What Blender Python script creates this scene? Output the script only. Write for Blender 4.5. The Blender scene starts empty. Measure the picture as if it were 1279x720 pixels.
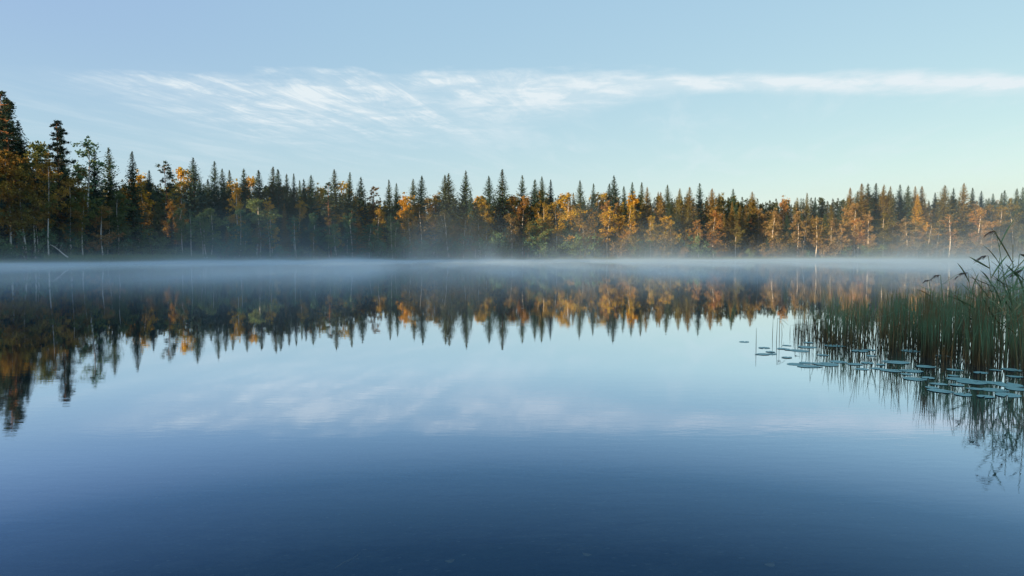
import bpy, math, random
import numpy as np
from mathutils import Vector

random.seed(7)
RNG = np.random.default_rng(7)
SC = bpy.context.scene
COL = SC.collection
R = math.radians

# ------------------------------------------------------------------ camera numbers (photo pixels, 1279 x 720)
PW, PH, FPX, CAM_H, HOR = 1279.0, 720.0, 853.0, 1.5, 318.5
PITCH = math.atan((PH / 2 - HOR) / FPX)
SUN_EL, SUN_DIR = R(8.6), Vector((-0.80, -0.60, 0)).normalized()     # towards the sun, on the ground plane

def px_x(px, Y):                       # world X of photo column px at depth Y
    return (px - PW / 2) / FPX * Y
def y_z(y, Y):                         # world Z of photo row y at depth Y
    return CAM_H - Y * math.tan(PITCH + math.atan((y - PH / 2) / FPX))
def water_Y(y):                        # depth of the water seen at photo row y
    return CAM_H / math.tan(PITCH + math.atan((y - PH / 2) / FPX))

# ------------------------------------------------------------------ helpers
def props(o, label=None, cat=None, group=None, kind=None):
    for k, v in (('label', label), ('category', cat), ('group', group), ('kind', kind)):
        if v: o[k] = v
    return o

def empty(name, loc=(0, 0, 0), rz=0.0):
    o = bpy.data.objects.new(name, None)
    o.empty_display_size = 0.3
    o.location = loc; o.rotation_euler = (0, 0, rz)
    COL.objects.link(o)
    return o

def np_mesh(name, V, F, mats=(), smooth=False):
    V = np.asarray(V, dtype=np.float32).reshape(-1, 3); F = np.asarray(F, dtype=np.int32)
    n = F.shape[1]
    me = bpy.data.meshes.new(name)
    me.vertices.add(len(V)); me.vertices.foreach_set('co', V.ravel())
    me.loops.add(F.size); me.loops.foreach_set('vertex_index', F.ravel())
    me.polygons.add(len(F))
    me.polygons.foreach_set('loop_start', np.arange(0, F.size, n, dtype=np.int32))
    try: me.polygons.foreach_set('loop_total', np.full(len(F), n, dtype=np.int32))
    except Exception: pass
    for m in mats: me.materials.append(m)
    me.update(calc_edges=True); me.validate()
    me.polygons.foreach_set('use_smooth', np.full(len(me.polygons), smooth))
    return me

def add(name, me, parent=None):
    o = bpy.data.objects.new(name, me)
    COL.objects.link(o)
    if parent is not None: o.parent = parent
    return o

class Geo:
    """collects quads"""
    def __init__(s): s.V = []; s.F = []; s.n = 0
    def put(s, V, F):
        V = np.asarray(V, dtype=np.float64).reshape(-1, 3); F = np.asarray(F, dtype=np.int64)
        s.V.append(V); s.F.append(F + s.n); s.n += len(V)
    def tube(s, pts, rad, sides=6):
        pts = np.asarray(pts, float); rad = np.asarray(rad, float)
        t = np.gradient(pts, axis=0); t /= np.linalg.norm(t, axis=1)[:, None] + 1e-9
        ref = np.array([0.0, 1.0, 0.0]) if abs(t[:, 1]).mean() < .8 else np.array([1.0, 0, 0])
        a = np.cross(t, ref); a /= np.linalg.norm(a, axis=1)[:, None] + 1e-9
        b = np.cross(t, a)
        ph = np.arange(sides) / sides * 2 * np.pi
        ring = pts[:, None] + rad[:, None, None] * (a[:, None] * np.cos(ph)[None, :, None] + b[:, None] * np.sin(ph)[None, :, None])
        k = len(pts); F = []
        for i in range(k - 1):
            for j in range(sides):
                j2 = (j + 1) % sides
                F.append((i * sides + j, i * sides + j2, (i + 1) * sides + j2, (i + 1) * sides + j))
        s.put(ring.reshape(-1, 3), F)
    def rhombs(s, c, axis, side, L, W):
        """leaf shaped quads: centre, long axis, side vector, length, width (arrays)"""
        L = L[:, None]; W = W[:, None]
        V = np.stack([c - axis * L / 2, c + side * W / 2 - axis * L * .05, c + axis * L / 2, c - side * W / 2 - axis * L * .05], 1)
        n = len(c)
        s.put(V.reshape(-1, 3), np.arange(n * 4).reshape(n, 4))
    def mesh(s, name, mats=(), smooth=False):
        return np_mesh(name, np.concatenate(s.V), np.concatenate(s.F), mats, smooth)

def unit(a): return a / (np.linalg.norm(a, axis=-1, keepdims=True) + 1e-9)
def rand_dir(n, rng): return unit(rng.normal(size=(n, 3)))

# ------------------------------------------------------------------ node helpers
class NT:
    def __init__(s, nt): s.nt = nt; nt.nodes.clear()
    def new(s, typ, **kw):
        n = s.nt.nodes.new(typ)
        for k, v in kw.items(): setattr(n, k, v)
        return n
    def link(s, a, b): s.nt.links.new(a, b)
    def setin(s, n, key, v):
        sock = n.inputs[key]
        if isinstance(v, bpy.types.NodeSocket): s.link(v, sock)
        else: sock.default_value = v
    def math(s, op, a, b=None, c=None, clamp=False):
        n = s.new('ShaderNodeMath', operation=op, use_clamp=clamp)
        s.setin(n, 0, a)
        if b is not None: s.setin(n, 1, b)
        if c is not None: s.setin(n, 2, c)
        return n.outputs[0]
    def smooth(s, v, a, b):
        n = s.new('ShaderNodeMapRange', interpolation_type='SMOOTHSTEP')
        s.setin(n, 0, v); s.setin(n, 1, a); s.setin(n, 2, b)
        return n.outputs[0]
    def lin(s, v, a, b, c=0.0, d=1.0):
        n = s.new('ShaderNodeMapRange')
        for i, x in enumerate((v, a, b, c, d)): s.setin(n, i, x)
        return n.outputs[0]
    def mix(s, f, a, b, mode='MIX'):
        n = s.new('ShaderNodeMix', data_type='RGBA', blend_type=mode)
        s.setin(n, 0, f); s.setin(n, 6, a); s.setin(n, 7, b)
        return n.outputs[2]
    def noise(s, vec, scale, detail=2.0, rough=.5, lac=2.0, dist=0.0, dims='3D'):
        n = s.new('ShaderNodeTexNoise', noise_dimensions=dims)
        if vec is not None: s.setin(n, 'Vector', vec)
        n.inputs['Scale'].default_value = scale; n.inputs['Detail'].default_value = detail
        n.inputs['Roughness'].default_value = rough; n.inputs['Lacunarity'].default_value = lac
        n.inputs['Distortion'].default_value = dist
        return n.outputs[0]
    def comb(s, x, y, z=0.0):
        n = s.new('ShaderNodeCombineXYZ')
        for i, v in enumerate((x, y, z)): s.setin(n, i, v)
        return n.outputs[0]
    def ramp(s, f, stops, interp='LINEAR'):
        n = s.new('ShaderNodeValToRGB'); n.color_ramp.interpolation = interp
        e = n.color_ramp.elements
        while len(e) < len(stops): e.new(.5)
        for x, (p, c) in zip(e, stops): x.position = p; x.color = c if len(c) == 4 else (*c, 1)
        s.setin(n, 0, f)
        return n.outputs[0]

def material(name):
    m = bpy.data.materials.new(name); m.use_nodes = True
    return m, NT(m.node_tree)

def principled(t, base, rough=.7, spec=.3, normal=None):
    p = t.new('ShaderNodeBsdfPrincipled')
    t.setin(p, 'Base Color', base); t.setin(p, 'Roughness', rough)
    p.inputs['Specular IOR Level'].default_value = spec
    if normal is not None: t.link(normal, p.inputs['Normal'])
    return p.outputs[0]

def out(t, surf=None, vol=None):
    o = t.new('ShaderNodeOutputMaterial')
    if surf is not None: t.link(surf, o.inputs['Surface'])
    if vol is not None: t.link(vol, o.inputs['Volume'])

# ------------------------------------------------------------------ render settings
SC.render.engine = 'CYCLES'
cy = SC.cycles
cy.use_denoising = True
try: cy.denoiser = 'OPENIMAGEDENOISE'
except Exception: pass
cy.max_bounces = 9; cy.diffuse_bounces = 2; cy.glossy_bounces = 3; cy.transmission_bounces = 3
cy.volume_bounces = 6; cy.transparent_max_bounces = 12
cy.caustics_reflective = False; cy.caustics_refractive = False
cy.sample_clamp_indirect = 4.0
SC.view_settings.view_transform = 'Standard'; SC.view_settings.look = 'None'
SC.view_settings.exposure = 1.0; SC.view_settings.gamma = 1.0

# ------------------------------------------------------------------ camera
cd = bpy.data.cameras.new('camera'); cam = bpy.data.objects.new('camera', cd); COL.objects.link(cam)
cd.sensor_fit = 'HORIZONTAL'; cd.sensor_width = 36.0; cd.lens = 36.0 * FPX / PW
cd.clip_start = 0.05; cd.clip_end = 20000
cam.location = (0, 0, CAM_H); cam.rotation_euler = (math.pi / 2 - PITCH, 0, 0)
SC.camera = cam

# ------------------------------------------------------------------ light: low morning sun from behind left, and sky
sd = bpy.data.lights.new('sun', 'SUN'); sun = bpy.data.objects.new('sun', sd); COL.objects.link(sun)
sd.energy = 5.0; sd.angle = R(0.5); sd.color = (1.0, 0.69, 0.37)
to_sun = SUN_DIR * math.cos(SUN_EL) + Vector((0, 0, math.sin(SUN_EL)))
sun.rotation_euler = to_sun.to_track_quat('Z', 'Y').to_euler()

def build_world():
    w = bpy.data.worlds.new('World'); SC.world = w; w.use_nodes = True
    t = NT(w.node_tree)
    sky = t.new('ShaderNodeTexSky', sky_type='NISHITA')
    sky.sun_disc = False; sky.sun_elevation = SUN_EL
    sky.sun_rotation = math.atan2(SUN_DIR.x, SUN_DIR.y)
    sky.altitude = 100; sky.air_density = 1.0; sky.dust_density = 0.6; sky.ozone_density = 2.0
    tc = t.new('ShaderNodeTexCoord')
    sp = t.new('ShaderNodeSeparateXYZ'); t.link(tc.outputs['Generated'], sp.inputs[0])
    dx, dy, dz = sp.outputs
    z = t.math('MAXIMUM', dz, 0.03)
    P = t.math('DIVIDE', dx, z); Q = t.math('DIVIDE', dy, z)        # the point where the ray meets a flat layer of high cloud
    # leading edge of the cirrus band: about Q = 3.75, bending a little
    warp = t.math('SUBTRACT', t.noise(t.comb(P, Q), 1.1, 3, .55), .5)
    warp2 = t.math('SUBTRACT', t.noise(t.comb(P, Q, 4.0), 4.0, 3, .6), .5)
    leftness = t.smooth(P, 1.3, -0.9)
    edge = t.math('ADD', t.math('ADD', 3.85, t.math('MULTIPLY', warp, t.math('ADD', .40, t.math('MULTIPLY', leftness, 1.0)))), t.math('MULTIPLY', warp2, t.math('ADD', .22, t.math('MULTIPLY', leftness, .35))))
    e = t.math('SUBTRACT', Q, edge)
    width = t.math('ADD', .32, t.math('MULTIPLY', leftness, 1.5))
    rise = t.smooth(e, -.14, .16)
    fall = t.math('SUBTRACT', 1.0, t.smooth(e, t.math('MULTIPLY', width, .35), t.math('MULTIPLY', width, 1.7)))
    band = t.math('MULTIPLY', rise, fall)
    # filaments running away from the edge, slightly to the right
    fp = t.math('SUBTRACT', t.math('MULTIPLY', P, .95), t.math('MULTIPLY', Q, .27))
    fq = t.math('ADD', t.math('MULTIPLY', P, .27), t.math('MULTIPLY', Q, .95))
    fil = t.noise(t.comb(t.math('MULTIPLY', fp, 4.6), t.math('MULTIPLY', fq, .85)), 1.0, 9, .68, 2.15, .9)
    fil = t.smooth(fil, .42, .67)
    puff = t.smooth(t.noise(t.comb(P, Q, 9.0), 3.2, 6, .62, 2.1, .4), .36, .66)
    mott = t.math('MULTIPLY', t.math('ADD', .32, t.math('MULTIPLY', fil, .72)), t.math('ADD', .30, t.math('MULTIPLY', puff, .80)))
    tex = t.math('ADD', t.math('MULTIPLY', mott, t.math('MULTIPLY', leftness, .85)), t.math('MULTIPLY', t.math('ADD', .40, t.math('MULTIPLY', puff, .60)), t.math('SUBTRACT', 1.0, leftness)))
    endl = t.smooth(P, -2.9, -1.7)
    dens = t.math('MULTIPLY', t.math('MULTIPLY', t.math('MULTIPLY', band, tex), endl), 1.3, clamp=True)
    veil = t.math('MULTIPLY', t.smooth(t.noise(t.comb(t.math('MULTIPLY', fp, 2.2), t.math('MULTIPLY', fq, .6), 3.0), 1.0, 5, .6, 2.0, .4), .42, .8), .34)
    veil = t.math('MULTIPLY', veil, t.math('MULTIPLY', t.smooth(Q, 3.5, 4.6), t.math('SUBTRACT', 1.0, t.smooth(Q, 7.0, 11.0))))
    dens = t.math('ADD', dens, veil, clamp=True)
    dens = t.math('MULTIPLY', dens, t.smooth(dy, .05, .25))
    skyc = t.mix(1.0, sky.outputs[0], (SKYGAIN[0], SKYGAIN[1], SKYGAIN[2], 1), 'MULTIPLY')
    lav = t.math('MULTIPLY', t.math('MULTIPLY', t.smooth(dx, -.15, -.65), t.smooth(dz, .12, .36)), .5)
    skyc = t.mix(SKYMIX[0], skyc, (*SKYMIX[1], 1))
    skyc = t.mix(lav, skyc, (1.05, 1.45, 2.5, 1))
    col = t.mix(dens, skyc, (*CLOUD, 1))
    bg = t.new('ShaderNodeBackground'); t.link(col, bg.inputs[0]); bg.inputs[1].default_value = 0.15
    o = t.new('ShaderNodeOutputWorld'); t.link(bg.outputs[0], o.inputs[0])
SKYGAIN = (1.12, .82, .30)
SKYMIX = (.6, (1.33, 2.24, 3.67))
CLOUD = (2.6, 2.9, 3.05)
build_world()

# ------------------------------------------------------------------ the lake's outline
SHORE_PX = [(-150, 97), (-60, 106), (0, 112), (60, 118), (120, 126), (200, 139), (260, 150), (400, 164), (550, 175), (700, 185),
            (850, 195), (1000, 206), (1150, 219), (1279, 231), (1420, 245)]
def shore_D(px):
    return float(np.interp(px, [p for p, _ in SHORE_PX], [d for _, d in SHORE_PX]))
loop = [(px_x(p, d), d) for p, d in SHORE_PX] + [(212, 190), (150, 120), (92, 62), (42, 24), (16, 7), (7, -.5), (0, -2.2), (-10, -4),
        (-40, -10), (-90, 0), (-110, 40), (-103, 75)]
CX, CY = 20.0, 90.0
def _polar():
    pts = np.array(loop + [loop[0]], float); dense = []
    for a, b in zip(pts[:-1], pts[1:]):
        n = max(2, int(np.linalg.norm(b - a) / .5))
        dense += [a + (b - a) * i / n for i in range(n)]
    d = np.array(dense) - (CX, CY)
    th = np.arctan2(d[:, 1], d[:, 0]); r = np.hypot(d[:, 0], d[:, 1])
    o = np.argsort(th); return th[o], r[o]
TH, RR = _polar()
def shore_R(th):
    w = 1.2 * np.sin(th * 61) * .25 + .5 * np.sin(th * 137 + 1) * .35 + .35 * np.sin(th * 23 + 2)
    return np.interp(th, TH, RR, period=2 * np.pi) + w * .8
def shore_d(X, Y):
    return float(np.hypot(X - CX, Y - CY) - shore_R(np.arctan2(Y - CY, X - CX)))
def ground_z(d):
    d = np.asarray(d, float)
    land = .42 * (1 - np.exp(-np.maximum(d, 0) / 1.5)) + .045 * np.minimum(np.maximum(d, 0), 45)
    water = -.10 * np.minimum(-np.minimum(d, 0), 4) - .22 * np.clip(-d - 4, 0, 12)
    return np.where(d > 0, land, water)

def build_ground():
    m, t = material('forest_floor_and_lakebed')
    g = t.new('ShaderNodeNewGeometry'); pos = g.outputs['Position']
    n1 = t.noise(pos, .35, 5, .6); n2 = t.noise(pos, 9.0, 5, .65)
    vor = t.new('ShaderNodeTexVoronoi', feature='F1'); t.link(pos, vor.inputs['Vector']); vor.inputs['Scale'].default_value = 8.0
    litter = t.smooth(vor.outputs['Distance'], .30, .12)
    sel = t.smooth(t.new('ShaderNodeSeparateColor').outputs[0], .5, .6)
    sc_ = t.new('ShaderNodeSeparateColor'); t.link(vor.outputs['Color'], sc_.inputs[0])
    pick = t.math('MULTIPLY', litter, t.smooth(sc_.outputs[0], .72, .78))
    n4 = t.smooth(t.noise(pos, 2.3, 6, .65), .35, .65)
    soil = t.mix(n2, t.mix(n4, (.020, .018, .014, 1), (.10, .085, .055, 1)), t.mix(n4, (.05, .045, .03, 1), (.19, .16, .11, 1)))
    soil = t.mix(t.smooth(n1, .4, .65), soil, (.05, .065, .03, 1))
    soil = t.mix(pick, soil, (.24, .20, .12, 1))
    b = t.new('ShaderNodeBump'); b.inputs['Strength'].default_value = .6; b.inputs['Distance'].default_value = .03
    t.link(n2, b.inputs['Height'])
    out(t, principled(t, soil, .9, .15, b.outputs[0]))
    nth = 900
    th = np.linspace(-np.pi, np.pi, nth, endpoint=False)
    Rs = shore_R(th)
    inner = [.002, .25, .5, .7, .82, .9]
    offs = [-9, -6.5, -5, -4, -3, -2.2, -1.5, -.9, -.4, 0, .3, .7, 1.4, 2.5, 4.5, 8, 14, 24, 40, 70, 150, 400, 1200, 5000]
    rings = [Rs * f for f in inner] + [Rs + o for o in offs]
    V = []
    for r in rings:
        d = r - Rs
        x = CX + r * np.cos(th); y = CY + r * np.sin(th)
        z = ground_z(d) + np.where(np.abs(d) > .2, .04 * np.sin(x * .7) * np.cos(y * .9), 0) + np.where(d > 3, .25 * np.sin(x * .11 + 1) * np.cos(y * .13), 0)
        V.append(np.stack([x, y, z], 1))
    k = len(rings); F = []
    i = np.arange(nth); j = (i + 1) % nth
    for a in range(k - 1):
        F.append(np.stack([a * nth + i, (a + 1) * nth + i, (a + 1) * nth + j, a * nth + j], 1))
    me = np_mesh('terrain', np.concatenate(V), np.concatenate(F), [m], True)
    props(add('terrain', me), kind='structure')

def build_water():
    m, t = material('lake_water')
    g = t.new('ShaderNodeNewGeometry'); pos = g.outputs['Position']
    mp = t.new('ShaderNodeMapping'); t.link(pos, mp.inputs[0]); mp.inputs['Scale'].default_value = (.8, 2.2, 1)
    n1 = t.noise(mp.outputs[0], 3.2, 3, .5)
    n2 = t.noise(mp.outputs[0], .55, 2, .5)
    gust = t.smooth(t.noise(pos, .10, 2, .5), .35, .75)
    spw = t.new('ShaderNodeSeparateXYZ'); t.link(pos, spw.inputs[0])
    nearby = t.math('SUBTRACT', 1.0, t.smooth(spw.outputs[1], 4.0, 13.0))
    mp3 = t.new('ShaderNodeMapping'); t.link(pos, mp3.inputs[0]); mp3.inputs['Scale'].default_value = (3.0, 11.0, 1)
    n3 = t.math('MULTIPLY', t.noise(mp3.outputs[0], 1.0, 4, .6, 2.0, .6), t.math('MULTIPLY', nearby, t.math('ADD', .5, t.math('MULTIPLY', gust, 1.6))))
    h = t.math('ADD', t.math('ADD', t.math('MULTIPLY', n1, t.math('ADD', .35, gust)), t.math('MULTIPLY', n2, 1.1)), t.math('MULTIPLY', n3, .9))
    b = t.new('ShaderNodeBump'); b.inputs['Strength'].default_value = 1.0; b.inputs['Distance'].default_value = .0005
    t.link(h, b.inputs['Height'])
    gl = t.new('ShaderNodeBsdfGlossy'); gl.inputs['Roughness'].default_value = 0.0
    gl.inputs['Color'].default_value = (.93, .96, .99, 1); t.link(b.outputs[0], gl.inputs['Normal'])
    tr = t.new('ShaderNodeBsdfTransparent'); tr.inputs[0].default_value = (.45, .55, .60, 1)
    lw = t.new('ShaderNodeLayerWeight'); lw.inputs[0].default_value = .5; t.link(b.outputs[0], lw.inputs['Normal'])
    f = t.ramp(lw.outputs['Facing'], [(0.0, (.02,) * 3), (.56, (.045,) * 3), (.60, (.08,) * 3), (.648, (.18,) * 3), (.688, (.29,) * 3), (.716, (.44,) * 3), (.753, (.62,) * 3), (.837, (.88,) * 3), (1.0, (.97,) * 3)])
    tint = t.ramp(lw.outputs['Facing'], [(.56, (.50, .72, 1)), (.69, (.50, .73, 1)), (.716, (.60, .77, 1)), (.753, (.68, .82, 1)), (.837, (.86, .93, 1)), (1.0, (.94, .97, 1))])
    t.link(tint, gl.inputs['Color'])
    df = t.new('ShaderNodeBsdfDiffuse'); df.inputs[0].default_value = (.010, .100, .225, 1)
    body = t.new('ShaderNodeMixShader'); body.inputs[0].default_value = .27; t.link(tr.outputs[0], body.inputs[1]); t.link(df.outputs[0], body.inputs[2])
    mx = t.new('ShaderNodeMixShader'); t.link(f, mx.inputs[0]); t.link(body.outputs[0], mx.inputs[1]); t.link(gl.outputs[0], mx.inputs[2])
    out(t, mx.outputs[0])
    nth = 720; th = np.linspace(-np.pi, np.pi, nth, endpoint=False); Rs = shore_R(th) + 1.0
    V = np.stack([CX + Rs * np.cos(th), CY + Rs * np.sin(th), np.zeros(nth)], 1)
    V = np.concatenate([V, [[CX, CY, 0]]]); i = np.arange(nth)
    me = np_mesh('water', V, np.stack([i, (i + 1) % nth, np.full(nth, nth)], 1), [m], True)
    props(add('water', me), kind='structure')
build_ground(); build_water()

# ------------------------------------------------------------------ tree materials
def leaf_material(name, trans=.25, spread=.35):
    m, t = material(name)
    oi = t.new('ShaderNodeObjectInfo'); g = t.new('ShaderNodeNewGeometry'); tc = t.new('ShaderNodeTexCoord')
    r = g.outputs['Random Per Island']
    n = t.noise(tc.outputs['Object'], .55, 3, .55)
    hsv = t.new('ShaderNodeHueSaturation')
    t.setin(hsv, 'Hue', t.math('ADD', .5, t.math('MULTIPLY', t.math('SUBTRACT', n, .5), .10)))
    t.setin(hsv, 'Value', t.math('ADD', 1 - spread, t.math('ADD', t.math('MULTIPLY', r, spread * 1.2), t.math('MULTIPLY', n, spread * .8))))
    t.setin(hsv, 'Color', oi.outputs['Color'])
    p = principled(t, hsv.outputs[0], .75, .15)
    tl = t.new('ShaderNodeBsdfTranslucent'); t.link(hsv.outputs[0], tl.inputs[0])
    mx = t.new('ShaderNodeMixShader'); mx.inputs[0].default_value = trans
    t.link(p, mx.inputs[1]); t.link(tl.outputs[0], mx.inputs[2])
    out(t, mx.outputs[0])
    return m
M_NEEDLE = leaf_material('spruce_and_pine_needles', .12, .4)
M_LEAF = leaf_material('birch_leaves', .35, .35)

def bark(name, a, b, sx, sz, lo=.4, hi=.6):
    m, t = material(name)
    tc = t.new('ShaderNodeTexCoord'); mp = t.new('ShaderNodeMapping'); t.link(tc.outputs['Object'], mp.inputs[0])
    mp.inputs['Scale'].default_value = (sx, sx, sz)
    n = t.smooth(t.noise(mp.outputs[0], 1.0, 4, .6), lo, hi)
    out(t, principled(t, t.mix(n, (*a, 1), (*b, 1)), .85, .15))
    return m
M_BIRCH = bark('birch_bark', (.09, .08, .07), (.62, .58, .52), 1.5, 3.0, .30, .46)
M_SPRUCEB = bark('spruce_bark', (.06, .045, .035), (.14, .11, .09), 6, 1.5)
M_PINEB = bark('pine_bark', (.16, .075, .035), (.32, .16, .08), 5, 1.2)

# ------------------------------------------------------------------ tree shapes (each returns trunk Geo, crown Geo at a nominal height)
def spruce_geo(H, Rb, rng, dens=1.0, ragged=.3, base=.06, leaf=1.0):
    tr, cr = Geo(), Geo()
    zs = np.linspace(0, H, 10); wob = rng.normal(0, .04, (10, 2)).cumsum(0) * .5
    tr.tube(np.stack([wob[:, 0], wob[:, 1], zs], 1), .24 * (1 - zs / H) ** .9 * (H / 22) + .02, 7)
    z = H * base
    C, A, S, L, W = [], [], [], [], []
    while z < H - .15:
        t_ = (z - H * base) / (H * (1 - base))
        prof = Rb * (1 - t_) ** .9 * (1 - .3 * max(0, .3 - t_) / .3)
        nb = int(max(4, 6.5 * dens))
        a0 = rng.uniform(0, 6.28)
        for b in range(nb):
            if rng.random() < .10 * ragged * 3: continue
            az = a0 + b / nb * 6.28 + rng.normal(0, .35)
            Lb = prof * rng.uniform(1 - ragged, 1 + ragged * .8) + .06
            el = R(-28 + 62 * t_ ** 1.4 + rng.normal(0, 8))
            k = max(2, int(Lb / (.30 / dens)))
            s = (np.arange(k) + rng.uniform(.3, .9, k)) / k
            r = s * Lb
            zz = z + rng.normal(0, .12) + r * math.tan(el) + .22 * Lb * s ** 2.2
            out_ = np.array([math.cos(az), math.sin(az), 0]); lat = np.array([-math.sin(az), math.cos(az), 0])
            for side in (-1, 1):
                cc = out_ * r[:, None] + np.stack([np.zeros(k), np.zeros(k), zz], 1)
                ax = unit(out_ * rng.uniform(.35, 1, (k, 1)) + lat * side * rng.uniform(.25, 1.1, (k, 1)) + np.array([0, 0, -1.0]) * rng.uniform(.05, .75, (k, 1)))
                ln = rng.uniform(.45, .85, k) * leaf * (1 - .35 * s) * (.28 + .72 * (1 - t_) ** .6)
                cc = cc + ax * ln[:, None] * .4
                nrm = unit(np.cross(ax, np.array([0, 0, 1.0])) + rng.normal(0, .45, (k, 3)))
                C.append(cc); A.append(ax); S.append(unit(np.cross(ax, np.cross(nrm, ax)) + 0)); L.append(ln); W.append(ln * rng.uniform(.42, .68, k))
        z += rng.uniform(.30, .46) * (1.0 if t_ < .75 else .62) / dens ** .5
    k = 26                                       # the leading shoot
    s = rng.uniform(0, 1, k)
    C.append(np.stack([rng.normal(0, .05, k), rng.normal(0, .05, k), H - .9 + s * .95], 1)); A.append(unit(rng.normal(0, .5, (k, 3)) + [0, 0, .8]))
    S.append(rand_dir(k, rng)); L.append(rng.uniform(.2, .4, k)); W.append(rng.uniform(.08, .16, k))
    cr.rhombs(*(np.concatenate(x) for x in (C, A, S, L, W)))
    return tr, cr

def clump_crown(cr, centres, radii, n, size, rng, flat=.8, hang=.2, thin=1.0):
    for c, r in zip(centres, radii):
        k = int(n * (r ** 1.7)) + 12
        d = rand_dir(k, rng) * np.minimum(np.abs(rng.normal(0, .62, (k, 1))), 1.5) * r * np.array([1, 1, flat])
        ax = unit(rng.normal(size=(k, 3)) + np.array([0, 0, -hang * 3]))
        sd_ = unit(np.cross(ax, rng.normal(size=(k, 3))))
        ln = rng.uniform(.7, 1.3, k) * size
        cr.rhombs(c + d, ax, sd_, ln, ln * rng.uniform(.55, .85, k) * thin)

def _rebase(g):
    return g.F, [0] * len(g.F)

def birch_geo(H, Rb, rng, lean=.0, base=.32, nclump=44, n=60, size=.27, sparse=0.0, twin=False):
    tr, cr = Geo(), Geo()
    stems = [0.0, 1.0] if twin else [0.0]; lb = Geo()
    cent, rad = [], []
    for q in stems:
        zs = np.linspace(-.2, H * .97, 14); f = zs / H
        la = rng.uniform(0, 6.28); amp = lean + (.10 if twin else .0)
        bx = q * .35 + np.cos(la + q * 3.1) * amp * H * np.abs(f) ** 1.3 + .12 * np.sin(f * 7 + la)
        by = np.sin(la + q * 3.1) * amp * H * np.abs(f) ** 1.3 + .12 * np.cos(f * 6 + la)
        P = np.stack([bx, by, zs], 1)
        rt = .115 * (H / 16) * (1 - np.clip(f, 0, 1)) ** .8 + .018
        tr.tube(P, rt, 7)
        at = lambda f_: np.array([np.interp(f_ * H, zs, bx), np.interp(f_ * H, zs, by), f_ * H])
        nl = 22 if not twin else 14
        for i in range(nl):
            f0 = base + (.93 - base) * (i + rng.random()) / nl
            a = at(f0); az = rng.uniform(0, 6.28)
            u = (f0 - base) / (1 - base)
            rr = Rb * (math.sin(math.pi * min(1, u * .80 + .18)) ** .8) * rng.uniform(.55, 1.1)
            up = rng.uniform(.25, .8) * rr + .3
            tip = a + np.array([math.cos(az) * rr, math.sin(az) * rr, up])
            mid = a * .5 + tip * .5 + [0, 0, .18 * rr]
            tip2 = tip + np.array([math.cos(az), math.sin(az), 0]) * .25 - [0, 0, .35]
            lb.tube(np.stack([a, mid, tip, tip2]), np.array([.035, .022, .012, .005]) * (H / 16), 4)
            for w in np.linspace(.35, 1.05, max(2, nclump // nl + (1 if rng.random() < .6 else 0))):
                if rng.random() < sparse: continue
                p = a + (tip - a) * w + rng.normal(0, .28, 3) + [0, 0, .10 * rr]
                cent.append(p); rad.append(rng.uniform(.4, 1.15) * (.65 + .35 * (1 - u)))
        for i in range(5):
            cent.append(at(.9 + .02 * i + .02) + rng.normal(0, .2, 3)); rad.append(rng.uniform(.3, .5))
    clump_crown(cr, cent, rad, n, size, rng, .85, .25)
    tr.split = sum(len(f) for f in tr.F); tr.put(np.concatenate(lb.V), np.concatenate([f + o for f, o in zip(*_rebase(lb))]))
    return tr, cr

def pine_geo(H, Rb, rng, base=.5, nl=22, n=85, size=.30, cone=False):
    tr, cr = Geo(), Geo()
    zs = np.linspace(-.2, H * .98, 12); f = zs / H; la = rng.uniform(0, 6.28)
    bx = .25 * np.sin(f * 4 + la); by = .25 * np.cos(f * 3 + la)
    tr.tube(np.stack([bx, by, zs], 1), .17 * (H / 20) * (1 - np.clip(f, 0, 1)) ** .7 + .03, 8)
    cent, rad = [], []
    for i in range(nl):
        f0 = base + (.97 - base) * ((i + rng.random()) / nl)
        u = (f0 - base) / (1 - base)
        a = np.array([np.interp(f0 * H, zs, bx), np.interp(f0 * H, zs, by), f0 * H]); az = rng.uniform(0, 6.28)
        rr = (Rb * (1.1 - 1.0 * u) + .25) * rng.uniform(.5, 1.2) if cone else Rb * (1.05 - .75 * u) * (.6 + .4 * min(1, u * 4)) * rng.uniform(.55, 1.15)
        tip = a + np.array([math.cos(az) * rr, math.sin(az) * rr, rr * rng.uniform(.0, .45)])
        mid = a * .5 + tip * .5 - [0, 0, .08 * rr]
        tr.tube(np.stack([a, mid, tip]), np.array([.06, .04, .018]) * (H / 20), 5)
        for w in ((.55, .85, 1.05) if rr > 1.3 else (.8, 1.05)):
            cent.append(a + (tip - a) * w + rng.normal(0, .22, 3) + [0, 0, .15]); rad.append((rng.uniform(.4, .85) if cone else rng.uniform(.5, .95)) * (.7 + .3 * (1 - u)))
    for i in range(4): cent.append(np.array([bx[-1], by[-1], H * .98]) + rng.normal(0, .25, 3)); rad.append(.3 if cone else .5)
    clump_crown(cr, cent, rad, int(n * 1.5), size, rng, .5, -.15, .55)
    return tr, cr

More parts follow.
